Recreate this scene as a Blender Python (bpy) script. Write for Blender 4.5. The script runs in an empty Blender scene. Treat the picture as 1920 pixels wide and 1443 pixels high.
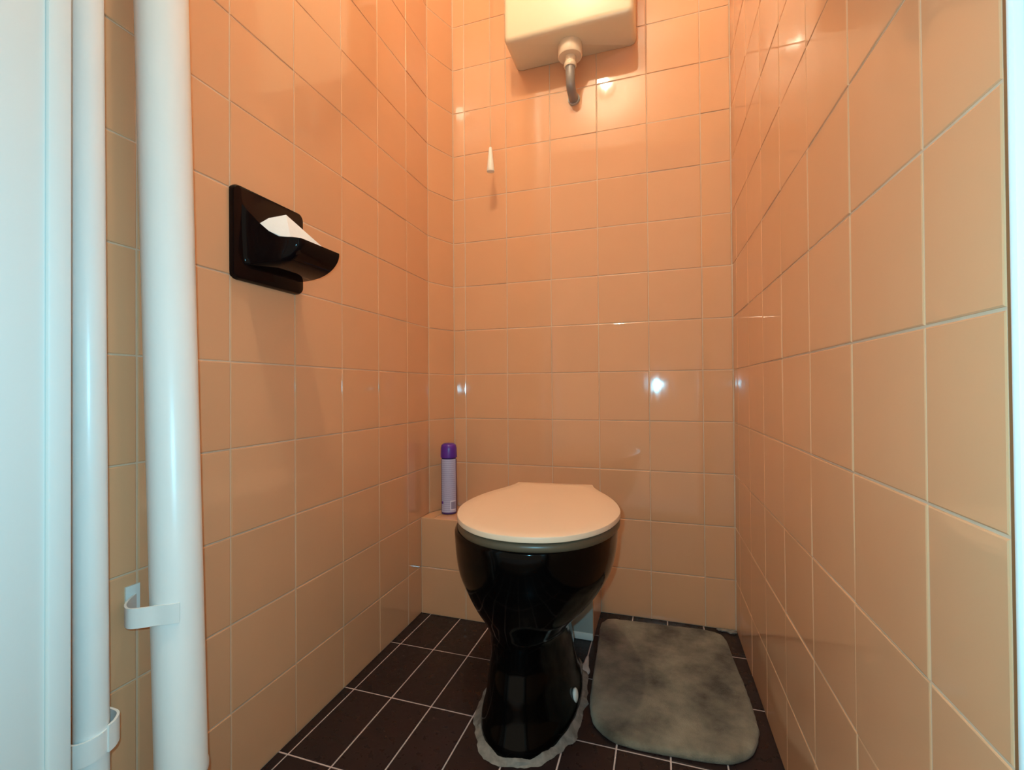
import bpy, bmesh, math, random
import numpy as np
from mathutils import Vector, Matrix, noise as mnoise
random.seed(7)
S = bpy.context.scene
COL = S.collection
PI = math.pi

# ------------------------------------------------------------------ camera
CAM = Vector((-0.1981, -1.4693, 0.7023))
YAW, PITCH, ROLL = -0.31382, 0.008676, -0.00757
_f = Vector((math.sin(YAW) * math.cos(PITCH), math.cos(YAW) * math.cos(PITCH), math.sin(PITCH)))
_r = Vector((math.cos(YAW), -math.sin(YAW), 0)); _u = _r.cross(_f)
_r2 = math.cos(ROLL) * _r + math.sin(ROLL) * _u
_u2 = -math.sin(ROLL) * _r + math.cos(ROLL) * _u
cd = bpy.data.cameras.new('camera'); cam = bpy.data.objects.new('camera', cd); COL.objects.link(cam)
cam.matrix_world = Matrix(((_r2.x, _u2.x, -_f.x, CAM.x), (_r2.y, _u2.y, -_f.y, CAM.y), (_r2.z, _u2.z, -_f.z, CAM.z), (0, 0, 0, 1)))
cd.sensor_width = 36; cd.lens = 865.4 / 1920 * 36; cd.clip_start = 0.01
S.camera = cam

# ------------------------------------------------------------------ world, lights, exposure
W = bpy.data.worlds.new('hall_ambient'); S.world = W; W.use_nodes = True
W.node_tree.nodes['Background'].inputs['Color'].default_value = (1.0, 0.86, 0.64, 1)
W.node_tree.nodes['Background'].inputs['Strength'].default_value = 0.58
BULB_POS = Vector((-0.48, -1.05, 2.37)); BULB_STRENGTH = 1100.0; BULB_COLOR = (1.0, 0.87, 0.64)
# the phone's torch beside its lens
fl = bpy.data.lights.new('phone_flash', 'POINT'); fl.energy = 13.4; fl.color = (0.25, 0.76, 1.0); fl.shadow_soft_size = 0.006
flo = bpy.data.objects.new('phone_flash', fl); COL.objects.link(flo); flo.location = CAM + Vector((-0.028, 0.0, 0.022))
S.view_settings.view_transform = 'Standard'; S.view_settings.look = 'None'
S.view_settings.gamma = 1; S.view_settings.use_curve_mapping = False
S.view_settings.exposure = 0.0

# ------------------------------------------------------------------ helpers
def new_mat(name):
    m = bpy.data.materials.new(name); m.use_nodes = True
    return m, m.node_tree, m.node_tree.nodes['Principled BSDF']
def mat(name, col, rough=0.5, metal=0.0, spec=0.5, var=0.0, nscale=20.0, bump=0.0, bscale=60.0, rvar=0.0, stretch=(1, 1, 1), coat=0.0, sss=0.0):
    m, nt, b = new_mat(name)
    b.inputs['Roughness'].default_value = rough; b.inputs['Metallic'].default_value = metal
    b.inputs['Specular IOR Level'].default_value = spec; b.inputs['Coat Weight'].default_value = coat
    b.inputs['Coat Roughness'].default_value = 0.05
    if sss: b.inputs['Subsurface Weight'].default_value = sss; b.inputs['Subsurface Radius'].default_value = (.01, .008, .006)
    tc = nt.nodes.new('ShaderNodeTexCoord'); mp = nt.nodes.new('ShaderNodeMapping'); mp.inputs['Scale'].default_value = stretch
    nt.links.new(tc.outputs['Object'], mp.inputs['Vector'])
    n = nt.nodes.new('ShaderNodeTexNoise'); n.inputs['Scale'].default_value = nscale; n.inputs['Detail'].default_value = 4
    nt.links.new(mp.outputs['Vector'], n.inputs['Vector'])
    mix = nt.nodes.new('ShaderNodeMix'); mix.data_type = 'RGBA'
    mix.inputs[6].default_value = tuple(c * (1 - var) for c in col) + (1,)
    mix.inputs[7].default_value = tuple(min(1, c * (1 + var)) for c in col) + (1,)
    nt.links.new(n.outputs['Fac'], mix.inputs[0]); nt.links.new(mix.outputs[2], b.inputs['Base Color'])
    if rvar:
        mr = nt.nodes.new('ShaderNodeMapRange'); mr.inputs['To Min'].default_value = max(.02, rough - rvar); mr.inputs['To Max'].default_value = rough + rvar
        nt.links.new(n.outputs['Fac'], mr.inputs['Value']); nt.links.new(mr.outputs['Result'], b.inputs['Roughness'])
    if bump:
        n2 = nt.nodes.new('ShaderNodeTexNoise'); n2.inputs['Scale'].default_value = bscale; n2.inputs['Detail'].default_value = 3
        nt.links.new(mp.outputs['Vector'], n2.inputs['Vector'])
        bp = nt.nodes.new('ShaderNodeBump'); bp.inputs['Strength'].default_value = bump; bp.inputs['Distance'].default_value = 0.002
        nt.links.new(n2.outputs['Fac'], bp.inputs['Height']); nt.links.new(bp.outputs['Normal'], b.inputs['Normal'])
    return m
def tile_mat(name, c0, c1, rough, bump, streak=6.0, spec=.55):
    """glazed tile: colour differs a little from tile to tile, glaze slightly wavy, faint vertical wiping streaks in the gloss"""
    m, nt, b = new_mat(name)
    oi = nt.nodes.new('ShaderNodeObjectInfo'); tc = nt.nodes.new('ShaderNodeTexCoord')
    geo = nt.nodes.new('ShaderNodeNewGeometry')
    n = nt.nodes.new('ShaderNodeTexNoise'); n.inputs['Scale'].default_value = 14; n.inputs['Detail'].default_value = 3
    nt.links.new(geo.outputs['Position'], n.inputs['Vector'])
    add = nt.nodes.new('ShaderNodeMath'); add.operation = 'MULTIPLY_ADD'; add.inputs[1].default_value = 0.55; 
    mul = nt.nodes.new('ShaderNodeMath'); mul.operation = 'MULTIPLY'; mul.inputs[1].default_value = 0.45
    nt.links.new(n.outputs['Fac'], mul.inputs[0]); nt.links.new(oi.outputs['Random'], add.inputs[0]); nt.links.new(mul.outputs[0], add.inputs[2])
    mix = nt.nodes.new('ShaderNodeMix'); mix.data_type = 'RGBA'; mix.inputs[6].default_value = c0 + (1,); mix.inputs[7].default_value = c1 + (1,)
    nt.links.new(add.outputs[0], mix.inputs[0]); nt.links.new(mix.outputs[2], b.inputs['Base Color'])
    mp = nt.nodes.new('ShaderNodeMapping'); mp.inputs['Scale'].default_value = (60, 60, streak); nt.links.new(geo.outputs['Position'], mp.inputs['Vector'])
    n2 = nt.nodes.new('ShaderNodeTexNoise'); n2.inputs['Scale'].default_value = 1; n2.inputs['Detail'].default_value = 4
    nt.links.new(mp.outputs['Vector'], n2.inputs['Vector'])
    mr = nt.nodes.new('ShaderNodeMapRange'); mr.inputs['From Min'].default_value = .3; mr.inputs['From Max'].default_value = .75
    mr.inputs['To Min'].default_value = rough * .7; mr.inputs['To Max'].default_value = rough * 1.7
    nt.links.new(n2.outputs['Fac'], mr.inputs['Value']); nt.links.new(mr.outputs['Result'], b.inputs['Roughness'])
    n3 = nt.nodes.new('ShaderNodeTexNoise'); n3.inputs['Scale'].default_value = 11; n3.inputs['Detail'].default_value = 1
    nt.links.new(geo.outputs['Position'], n3.inputs['Vector'])
    bp = nt.nodes.new('ShaderNodeBump'); bp.inputs['Strength'].default_value = bump; bp.inputs['Distance'].default_value = .004
    nt.links.new(n3.outputs['Fac'], bp.inputs['Height']); nt.links.new(bp.outputs['Normal'], b.inputs['Normal'])
    b.inputs['Specular IOR Level'].default_value = spec
    return m
M = {
    'tile': tile_mat('peach_glaze', (.685, .358, .188), (.735, .396, .214), .05, .09),
    'floor_tile': tile_mat('dark_brown_floor_tile', (.017, .0095, .0095), (.024, .0135, .0135), .30, .04, spec=.28),
    'grout': mat('wall_grout', (.66, .48, .335), .85, var=.12, nscale=40, bump=.3),
    'floor_grout': mat('floor_grout', (.56, .44, .40), .9, var=.2, nscale=40, bump=.3),
    'plaster': mat('white_plaster', (.80, .77, .70), .85, var=.04, nscale=8, bump=.15, bscale=90),
    'frame': mat('white_frame_paint', (.74, .78, .76), .42, var=.03, nscale=6, bump=.06, bscale=80, stretch=(1, 1, .2)),
    'pipe': mat('white_pipe_paint', (.80, .82, .80), .30, var=.03, nscale=9, bump=.06, bscale=70),
    'clamp': mat('clamp_paint', (.82, .82, .79), .4, var=.04, nscale=40, bump=.1),
    'black': mat('black_ceramic', (.0015, .0012, .0012), .10, spec=.16, var=.2),
    'holder': mat('black_brown_ceramic', (.005, .0025, .003), .08, spec=.15, var=.2),
    'lid': mat('cream_pink_plastic', (.86, .64, .46), .38, var=.02, nscale=8),
    'seat': mat('olive_grey_plastic', (.105, .080, .050), .32, var=.06, nscale=8),
    'cistern': mat('cream_plastic', (.80, .70, .49), .32, var=.02, nscale=6),
    'collar': mat('cream_nut_plastic', (.80, .68, .50), .4, var=.03),
    'grey_pipe': mat('grey_pipe_plastic', (.26, .24, .22), .3, var=.06),
    'cord': mat('cord', (.55, .42, .28), .8),
    'handle': mat('white_plastic_pull', (.86, .82, .72), .35),
    'paper': mat('tissue_paper', (.88, .86, .84), .95, spec=.1, var=.03, nscale=60, bump=.3, bscale=160),
    'mortar': mat('rough_mortar', (.21, .19, .165), .9, var=.75, nscale=60, bump=.8, bscale=120),
    'white_patch': mat('white_cover_strip', (.42, .43, .39), .5, var=.08, nscale=12),
    'cap': mat('white_screw_cap', (.80, .80, .74), .35),
    'purple': mat('purple_plastic', (.10, .022, .30), .28, var=.05),
    'can': mat('purple_lacquered_metal', (.10, .05, .22), .25, metal=.3, var=.05),
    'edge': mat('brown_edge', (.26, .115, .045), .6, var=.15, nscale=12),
    'brass': mat('brushed_metal', (.5, .45, .38), .35, metal=1.0),
    'threshold': mat('threshold_wood', (.22, .12, .06), .4, var=.2, nscale=6, stretch=(1, 12, 12)),
}
def link(o, parent=None):
    COL.objects.link(o)
    if parent is not None: o.parent = parent
    return o
def obj(name, bm, m, parent=None, smooth=True, angle=40):
    me = bpy.data.meshes.new(name)
    bmesh.ops.recalc_face_normals(bm, faces=bm.faces)
    bm.to_mesh(me); bm.free()
    if smooth:
        me.polygons.foreach_set('use_smooth', [True] * len(me.polygons))
        me.set_sharp_from_angle(angle=math.radians(angle))
    me.materials.append(M[m] if isinstance(m, str) else m)
    return link(bpy.data.objects.new(name, me), parent)
def tag(o, label, cat=None, kind=None, group=None):
    o['label'] = label
    if cat: o['category'] = cat
    if kind: o['kind'] = kind
    if group: o['group'] = group
    return o
def empty(name, loc):
    o = bpy.data.objects.new(name, None); o.empty_display_size = .05; COL.objects.link(o); o.location = loc; return o
def rel(o, parent):
    """parent a piece made in world coordinates under a thing that only has a location"""
    o.parent = parent; o.matrix_parent_inverse = Matrix.Translation(-parent.location); return o
def add_box(bm, a, b, bev=0.0, seg=2):
    lo = Vector((min(a[0], b[0]), min(a[1], b[1]), min(a[2], b[2]))); hi = Vector((max(a[0], b[0]), max(a[1], b[1]), max(a[2], b[2])))
    r = bmesh.ops.create_cube(bm, size=1, matrix=Matrix.Translation((lo + hi) / 2) @ Matrix.Diagonal((*(hi - lo), 1)))
    if bev:
        es = list({e for v in r['verts'] for e in v.link_edges})
        bmesh.ops.bevel(bm, geom=es, offset=bev, segments=seg, affect='EDGES', profile=.5)
    return bm
def box(a, b, bev=0.0, seg=2): return add_box(bmesh.new(), a, b, bev, seg)
def add_rings(bm, rings, cap0=True, cap1=True):
    vs = [[bm.verts.new(p) for p in r] for r in rings]
    n = len(vs[0])
    for a, b in zip(vs, vs[1:]):
        for i in range(n): bm.faces.new((a[i], a[(i + 1) % n], b[(i + 1) % n], b[i]))
    if cap0: bm.faces.new(vs[0][::-1])
    if cap1: bm.faces.new(vs[-1])
    return bm
def lathe(profile, c, n=40, axis='Z', cap0=True, cap1=True):
    """profile of (radius, height) about a vertical axis through c (or along +Y for axis 'Y')"""
    rings = []
    for r, h in profile:
        ring = []
        for i in range(n):
            t = 2 * PI * i / n
            ring.append((c[0] + r * math.cos(t), c[1] + r * math.sin(t), c[2] + h) if axis == 'Z' else (c[0] + r * math.cos(t), c[1] + h, c[2] + r * math.sin(t)))
        rings.append(ring)
    return add_rings(bmesh.new(), rings, cap0, cap1)
def tube(path, rad, n=16, bm=None):
    bm = bm or bmesh.new(); P = [Vector(p) for p in path]; rings = []
    R = rad if isinstance(rad, (list, tuple)) else [rad] * len(P)
    d = (P[1] - P[0]).normalized(); a = Vector((1, 0, 0)) if abs(d.x) < .9 else Vector((0, 1, 0)); nrm = d.cross(a).normalized()
    for i, p in enumerate(P):
        t = ((P[min(i + 1, len(P) - 1)] - P[max(i - 1, 0)])).normalized()
        nrm = (nrm - t * nrm.dot(t)).normalized(); bn = t.cross(nrm)
        rings.append([p + R[i] * (math.cos(2 * PI * k / n) * nrm + math.sin(2 * PI * k / n) * bn) for k in range(n)])
    return add_rings(bm, rings)
def strap(path, z0, z1, th):
    """flat strip standing on edge along a plan path, height z0..z1, thickness th"""
    P = [Vector((p[0], p[1], 0)) for p in path]; dz = [(p[2] if len(p) > 2 else 0) for p in path]; rings = []
    for i, p in enumerate(P):
        t = (P[min(i + 1, len(P) - 1)] - P[max(i - 1, 0)]).normalized(); nn = Vector((-t.y, t.x, 0)) * th / 2
        rings.append([(p + nn + Vector((0, 0, z0 + dz[i]))), (p + nn + Vector((0, 0, z1 + dz[i]))), (p - nn + Vector((0, 0, z1 + dz[i]))), (p - nn + Vector((0, 0, z0 + dz[i])))])
    return add_rings(bmesh.new(), rings)
def smooth_path(pts, k=6):
    """Catmull-Rom through the points"""
    P = [np.array(p, float) for p in pts]; out = []
    for i in range(len(P) - 1):
        p0, p1, p2, p3 = P[max(i - 1, 0)], P[i], P[i + 1], P[min(i + 2, len(P) - 1)]
        for j in range(k):
            t = j / k
            out.append(.5 * ((2 * p1) + (-p0 + p2) * t + (2 * p0 - 5 * p1 + 4 * p2 - p3) * t * t + (-p0 + 3 * p1 - 3 * p2 + p3) * t ** 3))
    out.append(P[-1]); return [tuple(p) for p in out]

# ------------------------------------------------------------------ room shell
PITCHT = .152; JOINT = .0021; ROW0 = .1454 - .152   # horizontal joints at ROW0 + k*PITCHT
CEIL = 2.5774; FRONT = -1.147                       # ceiling height, inner face of the door wall
AR, AL, WL = .01763, .02094, .92886                 # right wall x=-AR*y, left wall x=-WL-AL*y
def xr(y): return -AR * y
def xl(y): return -WL - AL * y
CH0 = Vector((xl(-.110), -.110, 0)); CH1 = Vector((-.886, 0, 0))   # the cut-off corner
TILES = {}
def tile_mesh(w, h, th, ch, m):
    key = (round(w, 3), round(h, 3), th, m)
    if key in TILES: return TILES[key]
    w, h = key[0], key[1]; x, z = w / 2, h / 2; c = ch
    # local: x along the wall, z up, front face at y=0 looking to -y
    v = [(-x + c, 0, -z + c), (x - c, 0, -z + c), (x - c, 0, z - c), (-x + c, 0, z - c),
         (-x + c * .3, c * .3, -z + c * .3), (x - c * .3, c * .3, -z + c * .3), (x - c * .3, c * .3, z - c * .3), (-x + c * .3, c * .3, z - c * .3),
         (-x, c, -z), (x, c, -z), (x, c, z), (-x, c, z), (-x, th, -z), (x, th, -z), (x, th, z), (-x, th, z)]
    f = [(0, 1, 2, 3)]
    for a in (0, 4, 8):
        for i in range(4): f.append((a + i, a + 4 + i, a + 4 + (i + 1) % 4, a + (i + 1) % 4))
    me = bpy.data.meshes.new('tile'); me.from_pydata(v, [], f)
    me.materials.append(M[m])
    bm = bmesh.new(); bm.from_mesh(me); bmesh.ops.recalc_face_normals(bm, faces=bm.faces)
    bm.faces.ensure_lookup_table()
    if bm.faces[0].normal.y > 0: bmesh.ops.reverse_faces(bm, faces=bm.faces)
    bm.to_mesh(me); bm.free()
    TILES[key] = me; return me
def put_tile(parent, centre, ax, up, out, w, h, m='tile', th=.006, ch=.0016, tilt=.0035, name='tile', proud=.0003):
    """centre = middle of the tile's face; ax, up, out = wall axes (out points into the room)"""
    o = bpy.data.objects.new(name, tile_mesh(w, h, th, ch, m)); COL.objects.link(o)
    R = Matrix((ax, -out, up)).transposed().to_4x4()
    T = Matrix.Rotation(random.gauss(0, tilt), 4, 'X') @ Matrix.Rotation(random.gauss(0, tilt), 4, 'Z')
    o.parent = parent
    o.matrix_world = Matrix.Translation(Vector(centre) + out * random.uniform(-proud, proud)) @ R @ T
    return o
def tile_wall(parent, p_at, ax, out, cols, rows, m='tile', skip=()):
    up = Vector((0, 0, 1))
    for i, (s0, s1) in enumerate(zip(cols, cols[1:])):
        for k, (z0, z1) in enumerate(zip(rows, rows[1:])):
            if s1 - s0 < .012 or z1 - z0 < .012: continue
            c = p_at((s0 + s1) / 2); sl = (s1 - s0)
            put_tile(parent, (c.x, c.y, (z0 + z1) / 2), ax, up, out, sl - JOINT, z1 - z0 - JOINT, m)
ROWS = [0.0] + [ROW0 + PITCHT * k for k in range(1, 18)]
def wall_prism(name, plan, z0, z1, m):
    bm = bmesh.new(); lo = [bm.verts.new((x, y, z0)) for x, y in plan]; hi = [bm.verts.new((x, y, z1)) for x, y in plan]
    n = len(plan); bm.faces.new(lo[::-1]); bm.faces.new(hi)
    for i in range(n): bm.faces.new((lo[i], lo[(i + 1) % n], hi[(i + 1) % n], hi[i]))
    return obj(name, bm, m, smooth=False)
G = .0013   # grout lies this far behind the tile faces
TW = .12
wr = wall_prism('wall_right', [(xr(FRONT) + G, FRONT), (xr(FRONT) + TW, FRONT), (TW, TW), (G, G)], 0, CEIL, 'grout')
tag(wr, 'right wall of square peach glazed tiles with pale joints beside the grey mat', 'wall', 'structure')
wl = wall_prism('wall_left', [(xl(FRONT) - G, FRONT), (CH0.x - G, CH0.y), (-.93, TW), (-1.05, TW), (-1.05, FRONT)], 0, CEIL, 'grout')
tag(wl, 'left wall of square peach glazed tiles carrying the black paper holder', 'wall', 'structure')
wb = wall_prism('wall_back', [(G, G), (TW, TW), (-.93, TW), (CH1.x - .012, G)], 0, CEIL, 'grout')
tag(wb, 'back wall of square peach glazed tiles behind the toilet and cistern', 'wall', 'structure')
nch = Vector((CH1.y - CH0.y, -(CH1.x - CH0.x), 0)).normalized()
dch_ = (CH1 - CH0).normalized()
wc = wall_prism('wall_corner', [(CH0.x - nch.x * G, CH0.y - nch.y * G), (CH1.x - nch.x * G + dch_.x * .0015, CH1.y - nch.y * G + dch_.y * .0015), (-.925, .05), (-.975, -.05)], 0, CEIL, 'grout')
tag(wc, 'narrow slanted tiled strip cutting off the corner behind the spray can', 'wall', 'structure')
# tiles on the four wall faces
tile_wall(wb, lambda s: Vector((s, 0, 0)), Vector((1, 0, 0)), Vector((0, -1, 0)), [-.886] + [-.8424 + PITCHT * i for i in range(6)] + [-.001], ROWS)
axr = Vector((-AR, 1, 0)).normalized(); nr = Vector((-1, -AR, 0)).normalized()
cr = [-1.078] + [-.982 + PITCHT * i for i in range(7)] + [-.001]
tile_wall(wr, lambda s: Vector((xr(s), s, 0)), -axr, nr, [], ROWS)
for s0, s1 in zip(cr, cr[1:]):
    for z0, z1 in zip(ROWS, ROWS[1:]):
        sm = (s0 + s1) / 2; put_tile(wr, (xr(sm), sm, (z0 + z1) / 2), -axr, Vector((0, 0, 1)), nr, s1 - s0 - JOINT, z1 - z0 - JOINT) if s1 - s0 > .012 and z1 - z0 > .012 else None
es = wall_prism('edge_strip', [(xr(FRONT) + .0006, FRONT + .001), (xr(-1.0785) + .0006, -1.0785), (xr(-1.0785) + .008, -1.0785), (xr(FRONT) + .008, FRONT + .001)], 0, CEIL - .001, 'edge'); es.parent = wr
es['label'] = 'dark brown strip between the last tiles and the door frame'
axl = Vector((-AL, 1, 0)).normalized(); nl = Vector((1, AL, 0)).normalized()
cl = [FRONT] + [-.8574 + PITCHT * i for i in range(-1, 5)] + [-.111]
for s0, s1 in zip(cl, cl[1:]):
    for z0, z1 in zip(ROWS, ROWS[1:]):
        sm = (s0 + s1) / 2
        if abs(sm + .781) < .02 and abs((z0 + z1) / 2 - .981) < .02: continue   # the paper holder takes this tile's place
        put_tile(wl, (xl(sm), sm, (z0 + z1) / 2), axl, Vector((0, 0, 1)), nl, s1 - s0 - JOINT, z1 - z0 - JOINT) if s1 - s0 > .012 and z1 - z0 > .012 else None
dch = (CH1 - CH0); lch = dch.length; dch.normalize(); mch = (CH0 + CH1) / 2
for z0, z1 in zip(ROWS, ROWS[1:]):
    if z1 < .31 or z1 - z0 < .012: continue
    put_tile(wc, (mch.x, mch.y, (z0 + z1) / 2), dch, Vector((0, 0, 1)), nch, lch - .003, z1 - z0 - JOINT)
# floor
DXF, DYF = .1007, .2030
fx = [-1.0 + .006] + [-.8937 + DXF * i for i in range(10)] + [.12]
fy = [.02] + [-.1405 - DYF * i for i in range(5)] + [-1.25]
fb = obj('floor', box((-1.05, -1.75, -.06), (.14, .12, -.0012)), 'floor_grout', smooth=False)
tag(fb, 'floor of oblong dark brown tiles with pale pink joints', 'floor', 'structure')
fx[0] = -.935
for i, (x0, x1) in enumerate(zip(fx, fx[1:])):
    for y1, y0 in zip(fy, fy[1:]):
        x1c = min(x1, .022)
        if x1c - x0 < .012: continue
        put_tile(fb, ((x0 + x1c) / 2, (y0 + y1) / 2, 0), Vector((1, 0, 0)), Vector((0, 1, 0)), Vector((0, 0, 1)), x1c - x0 - .0028, y1 - y0 - .0028, 'floor_tile', tilt=.0012)
ce = obj('ceiling', box((-1.05, FRONT - .14, CEIL), (.16, .14, CEIL + .08)), 'plaster', smooth=False); tag(ce, 'plain pale ceiling above the tiled walls', 'ceiling', 'structure')
# door wall with its opening (seen from the doorway: only the frame's inner faces)
DL, DR, DH = -.7945, -.018, 2.04
bm = box((-1.05, FRONT, 0), (DL - .035, FRONT - .13, CEIL)); add_box(bm, (DR + .035, FRONT, 0), (.16, FRONT - .13, CEIL)); add_box(bm, (DL - .035, FRONT, DH + .035), (DR + .035, FRONT - .13, CEIL))
wf = obj('wall_front', bm, 'plaster', smooth=False); tag(wf, 'plastered wall around the doorway facing the toilet', 'wall', 'structure')
dr = empty('door_1', ((DL + DR) / 2, FRONT - .06, 0)); tag(dr, 'white painted door frame at both edges of the picture', 'door frame', 'structure')
for x, s, d in ((DL, -1, .020), (DR, 1, .0065)):
    j = obj('jamb', box((x, FRONT, 0), (x + s * .034, FRONT - d, DH), .002), 'frame'); rel(j, dr)
    j2 = obj('stop', box((x + s * .004, FRONT - d, 0), (x + s * .034, FRONT - .135, DH), .0015), 'frame'); rel(j2, dr)
rel(obj('head', box((DL - .034, FRONT, DH), (DR + .034, FRONT - .135, DH + .034), .002), 'frame'), dr)
rel(obj('threshold', box((DL, FRONT - .002, -.001), (DR, FRONT - .13, .012), .003), 'threshold'), dr)

# ------------------------------------------------------------------ boxing with a ledge behind the toilet
BXY, BXR, BXZ = -.170, -.386, .300
tb = wall_prism('trim_1', [(xl(BXY) + .0005, BXY + G), (BXR - G, BXY + G), (BXR - G, -.0015), (CH1.x + .004, -.0015), (CH0.x + .003, CH0.y - .002)], 0, BXZ - G, 'grout')
tag(tb, 'low tiled pipe boxing with a ledge behind the toilet', 'pipe boxing', 'structure')
bx = [xl(BXY) + .001, -.773, -.621, -.458]
bz = [.0, .1454, BXZ]
for x0, x1 in zip(bx, bx[1:]):
    for z0, z1 in zip(bz, bz[1:]):
        put_tile(tb, ((x0 + x1) / 2, BXY, (z0 + z1) / 2), Vector((1, 0, 0)), Vector((0, 0, 1)), Vector((0, -1, 0)), x1 - x0 - JOINT, z1 - z0 - JOINT * .6, tilt=.002)
bt = [-.880, -.773, -.621, -.469, BXR]
for x0, x1 in zip(bt, bt[1:]):
    put_tile(tb, ((x0 + x1) / 2, (BXY - .002) / 2, BXZ), Vector((1, 0, 0)), Vector((0, 1, 0)), Vector((0, 0, 1)), x1 - x0 - JOINT, .166, tilt=.001)
bm = bmesh.new()   # the ledge's cut tile beside the slanted corner
pl = [(xl(BXY) + .001, BXY + .001), (-.8815, BXY + .001), (-.8815, -.004), (CH0.x + .004, CH0.y - .003)]
lo = [bm.verts.new((x, y, BXZ - .006)) for x, y in pl]; hi = [bm.verts.new((x, y, BXZ)) for x, y in pl]
bm.faces.new(hi); bm.faces.new(lo[::-1])
for i in range(4): bm.faces.new((lo[i], lo[(i + 1) % 4], hi[(i + 1) % 4], hi[i]))
obj('tile', bm, 'tile', tb, smooth=False)
for z0, z1 in zip(bz, bz[1:]):
    put_tile(tb, (BXR, BXY / 2, (z0 + z1) / 2), Vector((0, 1, 0)), Vector((0, 0, 1)), Vector((1, 0, 0)), .163, z1 - z0 - JOINT, tilt=.001)
wp = obj('cover_strip', box((-.457, BXY - .004, .002), (BXR - .001, BXY + .003, .296), .0012), 'white_patch', tb)
wp['label'] = 'white cover strip on the end of the boxing'
wk = obj('sealant_strip', box((-.457, BXY - .007, .001), (BXR - .001, BXY - .0035, .020), .001), 'cap', tb)

# ------------------------------------------------------------------ wall lamp over the door (above the frame)
lp = empty('wall_lamp', (BULB_POS.x, FRONT, BULB_POS.z)); tag(lp, 'small warm bulb lamp on the wall above the doorway', 'lamp')
rel(obj('back_plate', lathe([(.001, 0), (.042, 0), (.045, .004), (.042, .012), (.02, .018)], (BULB_POS.x, FRONT, BULB_POS.z), 32, 'Y'), 'handle'), lp)
rel(obj('socket', lathe([(.016, .015), (.018, .02), (.018, .055), (.014, .06)], (BULB_POS.x, FRONT, BULB_POS.z), 24, 'Y'), 'handle'), lp)
mb, nt, b = new_mat('lit_bulb')
b.inputs['Emission Color'].default_value = BULB_COLOR + (1,); b.inputs['Emission Strength'].default_value = BULB_STRENGTH; b.inputs['Base Color'].default_value = (.9, .85, .8, 1)
prof = [(.010, -.040), (.011, -.030), (.015, -.018), (.019, -.007), (.0205, .003), (.0185, .012), (.0125, .018), (.005, .0208), (.001, .021)]
rel(obj('bulb', lathe([(r, h) for r, h in prof], tuple(BULB_POS), 32, 'Y'), mb), lp)

# ------------------------------------------------------------------ pipes by the door
def pipe_ring(c, r, z):
    k = LEAN * (.70 - z)   # the pipes stand a little out of plumb
    return [(c[0] + .582 * k + r * math.cos(2 * PI * i / 40), c[1] + .813 * k + r * math.sin(2 * PI * i / 40), z) for i in range(40)]
LEAN = .0200
C1 = (-.8485, -1.003); R1 = .031
dp = empty('drain_pipe', (C1[0], C1[1], 0)); tag(dp, 'thick white painted vertical pipe with a strap clamp, right of the thin pipe', 'pipe')
rel(obj('pipe_body', add_rings(bmesh.new(), [pipe_ring(C1, r, z) for r, z in ((.026, .166), (R1 + .0005, .166), (R1 + .0012, .169), (R1 + .0012, .176), (R1, .179), (R1, 1.4), (R1, CEIL - .001))]), 'pipe'), dp)
rel(obj('lower_pipe', add_rings(bmesh.new(), [pipe_ring(C1, r, z) for r, z in ((.0255, .001), (.0255, .09), (.0255, .168))]), 'pipe'), dp)
cpath = smooth_path([(-.9045, -1.014), (-.893, -1.030), (-.879, -1.043), (-.864, -1.048), (-.850, -1.041), (-.838, -1.031), (-.8240, -1.0225), (-.8170, -1.0155)], 5)
k1 = obj('clamp', strap([(x, y) for x, y in cpath], .393, .419, .0026), 'clamp', smooth=True); rel(k1, dp)
k1b = obj('clamp_tab', strap([(-.9062, -1.026), (-.9055, -1.014), (-.9062, -1.008)], .396, .432, .003), 'clamp'); rel(k1b, dp)
C2 = (-.857, -1.0965); R2 = .0168; LEAN = .0060
tp = empty('supply_pipe', (C2[0], C2[1], 0)); tag(tp, 'thin white painted vertical pipe next to the door frame', 'pipe')
rel(obj('pipe_body', add_rings(bmesh.new(), [pipe_ring(C2, R2, z) for z in (.0005, .9, CEIL - .001)]), 'pipe'), tp)
cp = [(C2[0] + (R2 + .0022) * math.cos(t), C2[1] + (R2 + .0022) * math.sin(t), .007 * (t + 2.4) / 2.9) for t in np.linspace(-2.4, .5, 16)]
rel(obj('clamp', strap(cp, .262, .290, .003), 'clamp'), tp)
ep = smooth_path([(C2[0] + .019, C2[1] + .009), (C2[0] + .014, C2[1] + .020), (C2[0] + .002, C2[1] + .030), (C2[0] - .02, C2[1] + .031), (C2[0] - .047, C2[1] + .028)], 4)
rel(obj('clamp_ear', strap(ep, .268, .300, .0028), 'clamp'), tp)

# ------------------------------------------------------------------ black ceramic paper holder on the left wall
HY0, HY1, HZ0, HZ1 = -.860, -.694, .899, 1.066
HX = xl(-.777)
hp = empty('paper_holder', (HX, -.777, .982)); tag(hp, 'glossy black ceramic toilet paper holder set into the left wall', 'paper holder')
def rrect(y0, y1, z0, z1, r, x, n=6):
    out = []
    for cy, cz, a0 in ((y1 - r, z1 - r, 0), (y0 + r, z1 - r, 90), (y0 + r, z0 + r, 180), (y1 - r, z0 + r, 270)):
        for i in range(n + 1):
            t = math.radians(a0 + 90 * i / n); out.append((x, cy + r * math.cos(t), cz + r * math.sin(t)))
    return out
bm = bmesh.new()
rg = [rrect(HY0, HY1, HZ0, HZ1, .014, HX - .004), rrect(HY0, HY1, HZ0, HZ1, .014, HX + .007), rrect(HY0 + .002, HY1 - .002, HZ0 + .002, HZ1 - .002, .013, HX + .011), rrect(HY0 + .006, HY1 - .006, HZ0 + .006, HZ1 - .006, .012, HX + .0125)]
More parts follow.
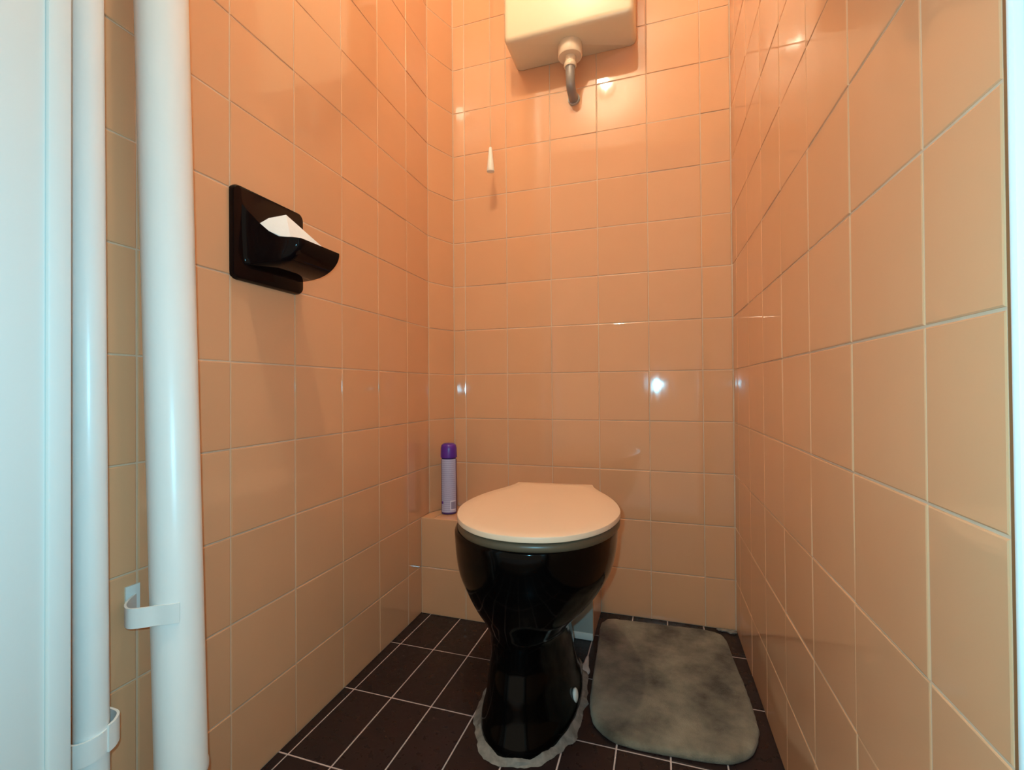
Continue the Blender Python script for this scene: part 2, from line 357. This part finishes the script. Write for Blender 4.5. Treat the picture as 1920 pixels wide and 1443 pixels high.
add_rings(bm, rg); rel(obj('back_plate', bm, 'holder'), hp)
# scoop: open trough whose cross-sections swell out of the plate; lip dips towards the front
bm = bmesh.new(); NY, NT = 26, 22
def scoop(s, t, off):
    """s 0..1 along the wall, t 0..1 from the lip round the belly back to the plate; off = inward offset"""
    y = -.848 + s * .148
    e = min(1, s / .32); e = e * e * (3 - 2 * e)                  # near end grows out of the plate
    ez = min(1, s / .21); ez = ez * ez * (3 - 2 * ez)
    D = .004 + e * .094; zl = 1.036 - ez * .061; zb = .926
    a = t * PI / 2
    if t < .12: x = D; z = zl - (t / .12) * .004
    else:
        u = (t - .12) / .88 * PI / 2
        x = D * math.cos(u) ** .72 if u < PI / 2 - 1e-6 else 0.0; z = (zl - .004) - (zl - .004 - zb) * math.sin(u) ** 1.15
    x = max(x - off, .004); z = z + off * (t > .12) * .9
    return (HX + .006 + x, y + off * (.6 if s < .5 else -.6) * (s < .05 or s > .95), z)
outer = [[bm.verts.new(scoop(i / NY, j / NT, 0)) for j in range(NT + 1)] for i in range(NY + 1)]
inner = [[bm.verts.new(scoop(i / NY, j / NT, .007)) for j in range(NT + 1)] for i in range(NY + 1)]
for i in range(NY):
    for j in range(NT):
        bm.faces.new((outer[i][j], outer[i + 1][j], outer[i + 1][j + 1], outer[i][j + 1]))
        bm.faces.new((inner[i][j], inner[i][j + 1], inner[i + 1][j + 1], inner[i + 1][j]))
    bm.faces.new((outer[i][0], inner[i][0], inner[i + 1][0], outer[i + 1][0]))
for i in (0, NY):
    r = outer[i] + inner[i][::-1]
    for j in range(NT): bm.faces.new((outer[i][j], outer[i][j + 1], inner[i][j + 1], inner[i][j]))
    # closed end wall
    bm.faces.new([*inner[i]])
rel(obj('scoop', bm, 'holder', angle=50), hp)
# folded tissue lying in the scoop
pp = empty('tissue_stack', (HX + .05, -.78, .955)); tag(pp, 'folded white tissue paper lying in the black holder', 'paper')
def slab(q, th):
    bm = bmesh.new(); lo = [bm.verts.new(p) for p in q]; hi = [bm.verts.new((p[0], p[1], p[2] + th)) for p in q]
    n = len(q); bm.faces.new(lo[::-1]); bm.faces.new(hi)
    for i in range(n): bm.faces.new((lo[i], lo[(i + 1) % n], hi[(i + 1) % n], hi[i]))
    return bm
A_, M_, B_, F_ = (-.886, -.826, .999), (-.876, -.808, 1.017), (-.859, -.785, 1.029), (-.891, -.758, 1.034)
C_, D_, E_ = (-.835, -.798, .974), (-.831, -.720, .984), (-.891, -.716, 1.000)
cen = (-.862, -.762)
bm = bmesh.new(); T_ = [bm.verts.new(p) for p in (A_, M_, B_, F_, E_, D_, C_)]
Bt = [bm.verts.new((cen[0] + (p[0] - cen[0]) * .55, cen[1] + (p[1] - cen[1]) * .7, .958)) for p in (A_, E_, D_, C_)]
va, vm, vb, vf, ve, vd, vc = T_
for f in ((va, vm, vb, vc), (vb, vd, vc), (vb, vf, ve, vd), (va, vf, vb, vm), (va, ve, vf)): bm.faces.new(f)
for p, q_, a_, b_ in ((va, vc, Bt[0], Bt[3]), (vc, vd, Bt[3], Bt[2]), (vd, ve, Bt[2], Bt[1]), (ve, va, Bt[1], Bt[0])): bm.faces.new((p, q_, b_, a_))
bm.faces.new(Bt)
bmesh.ops.triangulate(bm, faces=bm.faces)
rel(obj('folded_sheets', bm, 'paper', angle=20), pp)

# ------------------------------------------------------------------ cistern on the back wall
CX0, CX1, CY, CZ0, CZ1 = -.650, -.262, -.138, 1.763, 2.13
ct = empty('cistern', ((CX0 + CX1) / 2, -.07, CZ0)); tag(ct, 'cream plastic flush cistern high on the back wall', 'cistern')
bm = bmesh.new(); rings = []
def rplan(x0, x1, y0, y1, r, z, n=6):
    out = []
    for cx, cy, a0, rr in ((x1 - .004, y1 - .004, 0, .004), (x0 + .004, y1 - .004, 90, .004), (x0 + r, y0 + r, 180, r), (x1 - r, y0 + r, 270, r)):
        for i in range(n + 1):
            t = math.radians(a0 + 90 * i / n); out.append((cx + rr * math.cos(t), cy + rr * math.sin(t), z))
    return out
for ins, dz in ((.016, 0), (.0075, .0022), (.0025, .0075), (0, .016)):
    rings.append(rplan(CX0 + ins, CX1 - ins, CY + ins, -.0015, .016, CZ0 + dz))
rings.append(rplan(CX0, CX1, CY - .004, -.0015, .018, CZ1))
add_rings(bm, rings); rel(obj('tank', bm, 'cistern', angle=50), ct)
bm = bmesh.new(); add_rings(bm, [rplan(CX0 - .004, CX1 + .004, CY - .010, -.0015, .02, CZ1 + h) for h in (.0, .022)] + [rplan(CX0, CX1, CY, -.006, .02, CZ1 + .030)])
rel(obj('tank_lid', bm, 'cistern', angle=50), ct)
FX, FY = -.4575, -.064
rel(obj('outlet_nut', lathe([(.001, CZ0 + .002), (.0355, CZ0 + .002), (.037, CZ0 - .004), (.0375, CZ0 - .036), (.0355, CZ0 - .039), (.018, CZ0 - .039), (.001, CZ0 - .039)], (FX, FY, 0), 36), 'collar'), ct)
rel(obj('outlet_sleeve', lathe([(.015, CZ0 - .038), (.0175, CZ0 - .039), (.0165, CZ0 - .055), (.0185, CZ0 - .057), (.0195, CZ0 - .066), (.018, CZ0 - .070), (.013, CZ0 - .0705)], (FX, FY, 0), 32), 'collar'), ct)
el = [(FX, FY, CZ0 - .066), (FX, FY, CZ0 - .09)] + [(FX, FY + .034 * (1 - math.cos(t)), CZ0 - .098 - .034 * math.sin(t)) for t in np.linspace(.1, PI / 2, 9)] + [(FX, FY + .048, CZ0 - .132), (FX, -.002, CZ0 - .132)]
fp = obj('flush_pipe', tube(el, [.0150, .0145] + [.0142] * 9 + [.0155, .0155], 24), 'grey_pipe'); rel(fp, ct)
ro = obj('wall_ring', lathe([(.0165, -.0075), (.0185, -.0075), (.0190, -.002), (.0190, -.0008), (.0165, -.0008)], (FX, 0, CZ0 - .132), 32, 'Y'), 'white_patch'); rel(ro, ct)
LEVER = ('flush_lever', tube([(CX0 - .0045, -.080, 2.06), (CX0 - .02, -.080, 2.062), (-.716, -.080, 2.058), (-.719, -.080, 2.052)], [.006, .006, .0045, .004], 12), 'collar')
pc = empty('pull_cord', (-.716, -.080, 1.404)); tag(pc, 'thin flush cord ending in a white conical pull beside the cistern', 'pull cord')
rel(obj(*LEVER), pc)
rel(obj('cord', tube([(-.716, -.080, 1.478), (-.716, -.080, 1.8), (-.716, -.080, 2.056)], .0011, 8), 'cord'), pc)
rel(obj('pull_handle', lathe([(.001, 0), (.0085, 0), (.0118, .001), (.0125, .004), (.0118, .012), (.0085, .045), (.0062, .068), (.0055, .076), (.004, .079), (.001, .080)], (-.716, -.080, 1.402), 28), 'handle'), pc)

# ------------------------------------------------------------------ toilet
TX, TY = -.472, -.450
to = empty('toilet', (TX, TY, 0)); tag(to, 'glossy black ceramic toilet with a pinkish cream lid', 'toilet')
#       z     half-width  front  rear  centre-shift  squareness
key = [(.000, .103, -.192, .205, -.008, 2.15), (.012, .1035, -.192, .205, -.008, 2.15), (.050, .094, -.176, .200, -.010, 2.1), (.100, .086, -.163, .195, -.012, 2.1),
       (.150, .081, -.150, .190, -.013, 2.1), (.185, .085, -.150, .190, -.012, 2.1), (.215, .103, -.162, .195, -.008, 2.1), (.245, .128, -.180, .205, -.004, 2.1), (.285, .153, -.200, .215, 0, 2.1),
       (.325, .169, -.215, .225, .002, 2.1), (.370, .175, -.223, .230, .003, 2.1), (.402, .176, -.226, .232, .003, 2.1), (.410, .172, -.222, .230, .003, 2.1)]
Zs = np.array([k[0] for k in key])
def cub(col, z):
    y = np.array([k[col] for k in key]); i = int(np.clip(np.searchsorted(Zs, z) - 1, 0, len(Zs) - 2))
    def sl(j):
        if j <= 0 or j >= len(Zs) - 1: return 0.0
        a = (y[j] - y[j - 1]) / (Zs[j] - Zs[j - 1]); b2 = (y[j + 1] - y[j]) / (Zs[j + 1] - Zs[j])
        return 0.0 if a * b2 <= 0 else 2 * a * b2 / (a + b2)
    h = Zs[i + 1] - Zs[i]; t = (z - Zs[i]) / h
    return (2 * t ** 3 - 3 * t * t + 1) * y[i] + (t ** 3 - 2 * t * t + t) * h * sl(i) + (-2 * t ** 3 + 3 * t * t) * y[i + 1] + (t ** 3 - t * t) * h * sl(i + 1)
def toilet_ring(z, grow=0.0, n=72):
    a, vf, vr, uc, ex = [cub(c, z) for c in range(1, 6)]; out = []
    for i in range(n):
        t = 2 * PI * i / n; c, s = math.cos(t), math.sin(t)
        out.append((TX + uc + (a + grow) * math.copysign(abs(c) ** (2 / ex), c), TY + ((vr + grow if s > 0 else -vf + grow) * math.copysign(abs(s) ** (2 / ex), s)), z))
    return out
zz = sorted(set(np.round(np.concatenate([np.linspace(0, .402, 46), [.405, .408, .410]]), 4)))
bm = add_rings(bmesh.new(), [toilet_ring(z) for z in zz]); rel(obj('bowl', bm, 'black', angle=60), to)
# lid outline (local, +v to the back), slightly askew on the bowl
half = [(.0, -.236), (.030, -.233), (.062, -.224), (.095, -.205), (.128, -.172), (.153, -.130), (.170, -.078), (.1765, -.028), (.173, .020), (.163, .068), (.146, .118), (.127, .160), (.112, .198), (.106, .222), (.1035, .238)]
hs = smooth_path(half, 4)
outl = [(u, v) for u, v in hs] + [(.05, .2385), (0, .239), (-.05, .2385)] + [(-u, v) for u, v in hs[::-1][:-1]]
LA = math.radians(4.9); LC = Vector((-.4625, -.45, 0))
def lidp(u, v, z): return (LC.x + u * math.cos(LA) - v * math.sin(LA), LC.y + u * math.sin(LA) + v * math.cos(LA), z)
def shell(levels, sc=(1, 1)):
    return add_rings(bmesh.new(), [[lidp(u * (1 - ins / .18) * sc[0], v * (1 - ins / .24) * sc[1], z) for u, v in outl] for ins, z in levels])
rel(obj('lid', shell([(.012, .4290), (.001, .4290), (0, .4300), (0, .4375), (.0006, .4393), (.002, .4400), (.03, .4405), (.09, .441)]), 'lid', angle=35), to)
# seat ring under the lid
bm = bmesh.new(); ringo = [[lidp(u * s, min(v * s, .205), z) for u, v in outl] for s, z in ((.93, .4106), (.985, .4108), (.995, .4135), (.995, .420), (.985, .4258), (.95, .4285), (.74, .4285), (.68, .424), (.66, .4108))]
vs = [[bm.verts.new(p) for p in r] for r in ringo]; n = len(vs[0])
for a, b_ in zip(vs, vs[1:] + vs[:1]):
    for i in range(n): bm.faces.new((a[i], a[(i + 1) % n], b_[(i + 1) % n], b_[i]))
rel(obj('seat', bm, 'seat', angle=50), to)
for s in (-1, 1):
    p = lidp(s * .075, .218, 0)
    rel(obj('hinge', lathe([(.001, .409), (.014, .409), (.014, .418), (.010, .421), (.010, .4285), (.001, .4285)], (p[0], p[1], 0), 20), 'seat'), to)
# rough mortar bead round the foot
rnd = random.Random(3); bm = bmesh.new(); rings = []
nb = 120; base = toilet_ring(.003, 0, nb)
for prof_i, (g, z) in enumerate(((-.004, .0005), (.013, .0008), (.010, .004), (.005, .007), (.001, .010), (-.004, .010))):
    rng = toilet_ring(.003, g, nb); row = []
    for i, p in enumerate(rng):
        k = max(.35, 1 + .75 * mnoise.noise(Vector((p[0] * 38, p[1] * 38, prof_i * .6))) + rnd.uniform(-.1, .1)) if 0 < prof_i < 5 else 1
        b0 = base[i]; f = k if g > 0 else 1
        row.append((b0[0] + (p[0] - b0[0]) * f, b0[1] + (p[1] - b0[1]) * f, z * (k if prof_i in (2, 3, 4) else 1)))
    rings.append(row)
vs = [[bm.verts.new(p) for p in r] for r in rings]
for a, b_ in zip(vs, vs[1:] + vs[:1]):
    for i in range(nb): bm.faces.new((a[i], a[(i + 1) % nb], b_[(i + 1) % nb], b_[i]))
o = rel(obj('mortar_bead', bm, 'mortar', angle=30), to); o['label'] = 'rough pale mortar bead around the foot'
bm = bmesh.new(); bmesh.ops.create_uvsphere(bm, u_segments=20, v_segments=10, radius=.013, matrix=Matrix.Translation((-.384, -.470, .036)) @ Matrix.Diagonal((.55, 1, 1.25, 1)))
rel(obj('screw_cap', bm, 'cap'), to)

# blob of spilled filler on the floor between toilet and mat
bm = bmesh.new(); pts = smooth_path([(-.396, -.345), (-.389, -.352), (-.380, -.338), (-.374, -.318), (-.380, -.298), (-.384, -.27), (-.388, -.25), (-.393, -.262), (-.395, -.29), (-.404, -.315), (-.402, -.335), (-.396, -.345)], 5)[:-1]
cxm = sum(p[0] for p in pts) / len(pts); cym = sum(p[1] for p in pts) / len(pts)
add_rings(bm, [[(cxm + (x - cxm) * s, cym + (y - cym) * s, z) for x, y in pts] for s, z in ((1, .0004), (.92, .004), (.6, .0065))])
M['filler'] = mat('pale_filler', (.50, .49, .47), .8, var=.3, nscale=50, bump=.5)
tag(obj('filler_blob', bm, 'filler'), 'dried pale filler smear on the floor between toilet and mat', 'filler')

# crumbs of mortar in the back corner of the floor
bm = bmesh.new(); rc_ = random.Random(5)
for k in range(6):
    bmesh.ops.create_icosphere(bm, subdivisions=1, radius=rc_.uniform(.004, .009), matrix=Matrix.Translation((-.012 - .006 * k + rc_.uniform(-.004, .004), -.009 - rc_.uniform(0, .008), .003)) @ Matrix.Diagonal((1.5, 1, .6, 1)))
cg = obj('corner_mortar', bm, 'mortar'); cg.parent = wb; cg['label'] = 'pale mortar crumbs in the corner above the mat'
# ------------------------------------------------------------------ mat
mp_ = [(-.376, -.085), (-.352, -.056), (-.292, -.050), (-.180, -.044), (-.090, -.040), (-.052, -.050), (-.036, -.085), (-.030, -.173), (-.020, -.296), (-.017, -.389), (-.020, -.435), (-.038, -.485), (-.064, -.513), (-.098, -.528), (-.168, -.536), (-.262, -.540), (-.312, -.527), (-.341, -.495), (-.355, -.450), (-.361, -.390), (-.368, -.246), (-.374, -.150), (-.376, -.085)]
mo = smooth_path(mp_, 8)[:-1]
cxm, cym = -.197, -.29
bm = bmesh.new(); rings = []
lev = [(1.0 - .004, .0006), (1.0, .003), (.998, .007), (.988, .0115), (.972, .0135)] + [(s, .0145) for s in np.linspace(.95, .03, 34)]
for s, z in lev:
    row = []
    for x, y in mo:
        X, Y = cxm + (x - cxm) * s, cym + (y - cym) * s
        h = 0
        if z > .01: h = .0022 * mnoise.noise(Vector((X * 28, Y * 28, 0))) + .0016 * mnoise.noise(Vector((X * 110, Y * 110, 3)))
        e = .0015 * mnoise.noise(Vector((x * 60, y * 60, 7))) if s > .97 else 0
        row.append((X + e, Y + e, z + h))
    rings.append(row)
add_rings(bm, rings)
mm, nt, b = new_mat('worn_grey_mat')
geo = nt.nodes.new('ShaderNodeNewGeometry')
n1 = nt.nodes.new('ShaderNodeTexNoise'); n1.inputs['Scale'].default_value = 7; n1.inputs['Detail'].default_value = 5; n1.inputs['Roughness'].default_value = .6
nt.links.new(geo.outputs['Position'], n1.inputs['Vector'])
cr_ = nt.nodes.new('ShaderNodeValToRGB'); nt.links.new(n1.outputs['Fac'], cr_.inputs['Fac'])
cr_.color_ramp.elements[0].position = .33; cr_.color_ramp.elements[0].color = (.070, .057, .040, 1)
cr_.color_ramp.elements[1].position = .66; cr_.color_ramp.elements[1].color = (.34, .295, .215, 1)
nt.links.new(cr_.outputs['Color'], b.inputs['Base Color']); b.inputs['Roughness'].default_value = 1; b.inputs['Specular IOR Level'].default_value = .1
b.inputs['Sheen Weight'].default_value = .15
n2 = nt.nodes.new('ShaderNodeTexNoise'); n2.inputs['Scale'].default_value = 420; n2.inputs['Detail'].default_value = 3; nt.links.new(geo.outputs['Position'], n2.inputs['Vector'])
bp = nt.nodes.new('ShaderNodeBump'); bp.inputs['Strength'].default_value = .7; bp.inputs['Distance'].default_value = .003
nt.links.new(n2.outputs['Fac'], bp.inputs['Height']); nt.links.new(bp.outputs['Normal'], b.inputs['Normal'])
tag(obj('bath_mat', bm, mm, angle=80), 'worn grey mat with rounded corners on the floor beside the toilet', 'mat')

# ------------------------------------------------------------------ spray can on the ledge
SX, SY, SR = -.862, -.098, .0252
sc_ = empty('spray_can', (SX, SY, BXZ)); tag(sc_, 'slim air freshener spray can with purple cap and lilac label on the ledge', 'spray can')
rel(obj('can_body', lathe([(.001, .0006), (SR - .003, .0006), (SR - .0006, .002), (SR, .005), (SR, .174), (SR - .003, .181), (.018, .186), (.001, .186)], (SX, SY, BXZ), 48), 'can'), sc_)
rel(obj('cap', lathe([(SR - .004, .1815), (SR + .0012, .1815), (SR + .0015, .184), (SR + .0005, .212), (SR - .002, .222), (SR - .008, .2265), (.012, .2275), (.001, .2275)], (SX, SY, BXZ), 48), 'purple'), sc_)
lm, nt, b = new_mat('printed_lilac_label')
tc = nt.nodes.new('ShaderNodeTexCoord'); sp = nt.nodes.new('ShaderNodeSeparateXYZ'); nt.links.new(tc.outputs['Object'], sp.inputs[0])
w1 = nt.nodes.new('ShaderNodeTexWave'); w1.wave_type = 'BANDS'; w1.bands_direction = 'Z'; w1.inputs['Scale'].default_value = 48; w1.inputs['Distortion'].default_value = 1.5; w1.inputs['Detail'].default_value = 3; w1.inputs['Detail Scale'].default_value = 14
nt.links.new(tc.outputs['Object'], w1.inputs['Vector'])
mx = nt.nodes.new('ShaderNodeMix'); mx.data_type = 'RGBA'; mx.inputs[6].default_value = (.38, .37, .56, 1); mx.inputs[7].default_value = (.54, .52, .70, 1)
nt.links.new(w1.outputs['Fac'], mx.inputs[0]); nt.links.new(mx.outputs[2], b.inputs['Base Color']); b.inputs['Roughness'].default_value = .35
def wrap(a0, a1, z0, z1, r, n=18):
    bm = bmesh.new(); v0 = []; v1 = []
    for i in range(n + 1):
        t = math.radians(a0 + (a1 - a0) * i / n)
        v0.append([bm.verts.new((SX + rr * math.cos(t), SY + rr * math.sin(t), BXZ + z0)) for rr in (r, r - .0004)])
        v1.append([bm.verts.new((SX + rr * math.cos(t), SY + rr * math.sin(t), BXZ + z1)) for rr in (r, r - .0004)])
    for i in range(n):
        bm.faces.new((v0[i][0], v0[i + 1][0], v1[i + 1][0], v1[i][0])); bm.faces.new((v0[i][1], v1[i][1], v1[i + 1][1], v0[i + 1][1]))
        bm.faces.new((v1[i][0], v1[i + 1][0], v1[i + 1][1], v1[i][1])); bm.faces.new((v0[i][0], v0[i][1], v0[i + 1][1], v0[i + 1][0]))
    for i in (0, n): bm.faces.new((v0[i][0], v1[i][0], v1[i][1], v0[i][1]))
    return bm
VA = math.degrees(math.atan2(CAM.y - SY, CAM.x - SX))
lb = rel(obj('label', wrap(VA - 66, VA + 60, .007, .178, SR + .0004), lm), sc_)
M['code_white'] = mat('label_white', (.72, .70, .82), .4); M['code_grey'] = mat('barcode_grey', (.30, .28, .42), .4, var=.35, nscale=300, stretch=(1, 1, .02))
b1 = obj('barcode_field', wrap(VA + 8, VA + 54, .014, .046, SR + .0008, 8), 'code_white'); rel(b1, lb); b1.matrix_parent_inverse = (Matrix.Translation(sc_.location)@Matrix.Translation(-sc_.location)).inverted()
b2 = obj('barcode', wrap(VA + 14, VA + 52, .018, .041, SR + .0012, 8), 'code_grey'); rel(b2, lb); b2.matrix_parent_inverse = Matrix.Identity(4)
b3 = obj('warning_mark', wrap(VA - 64, VA - 46, .034, .042, SR + .0008, 4), 'purple'); rel(b3, lb); b3.matrix_parent_inverse = Matrix.Identity(4)
bpy.context.view_layer.update()
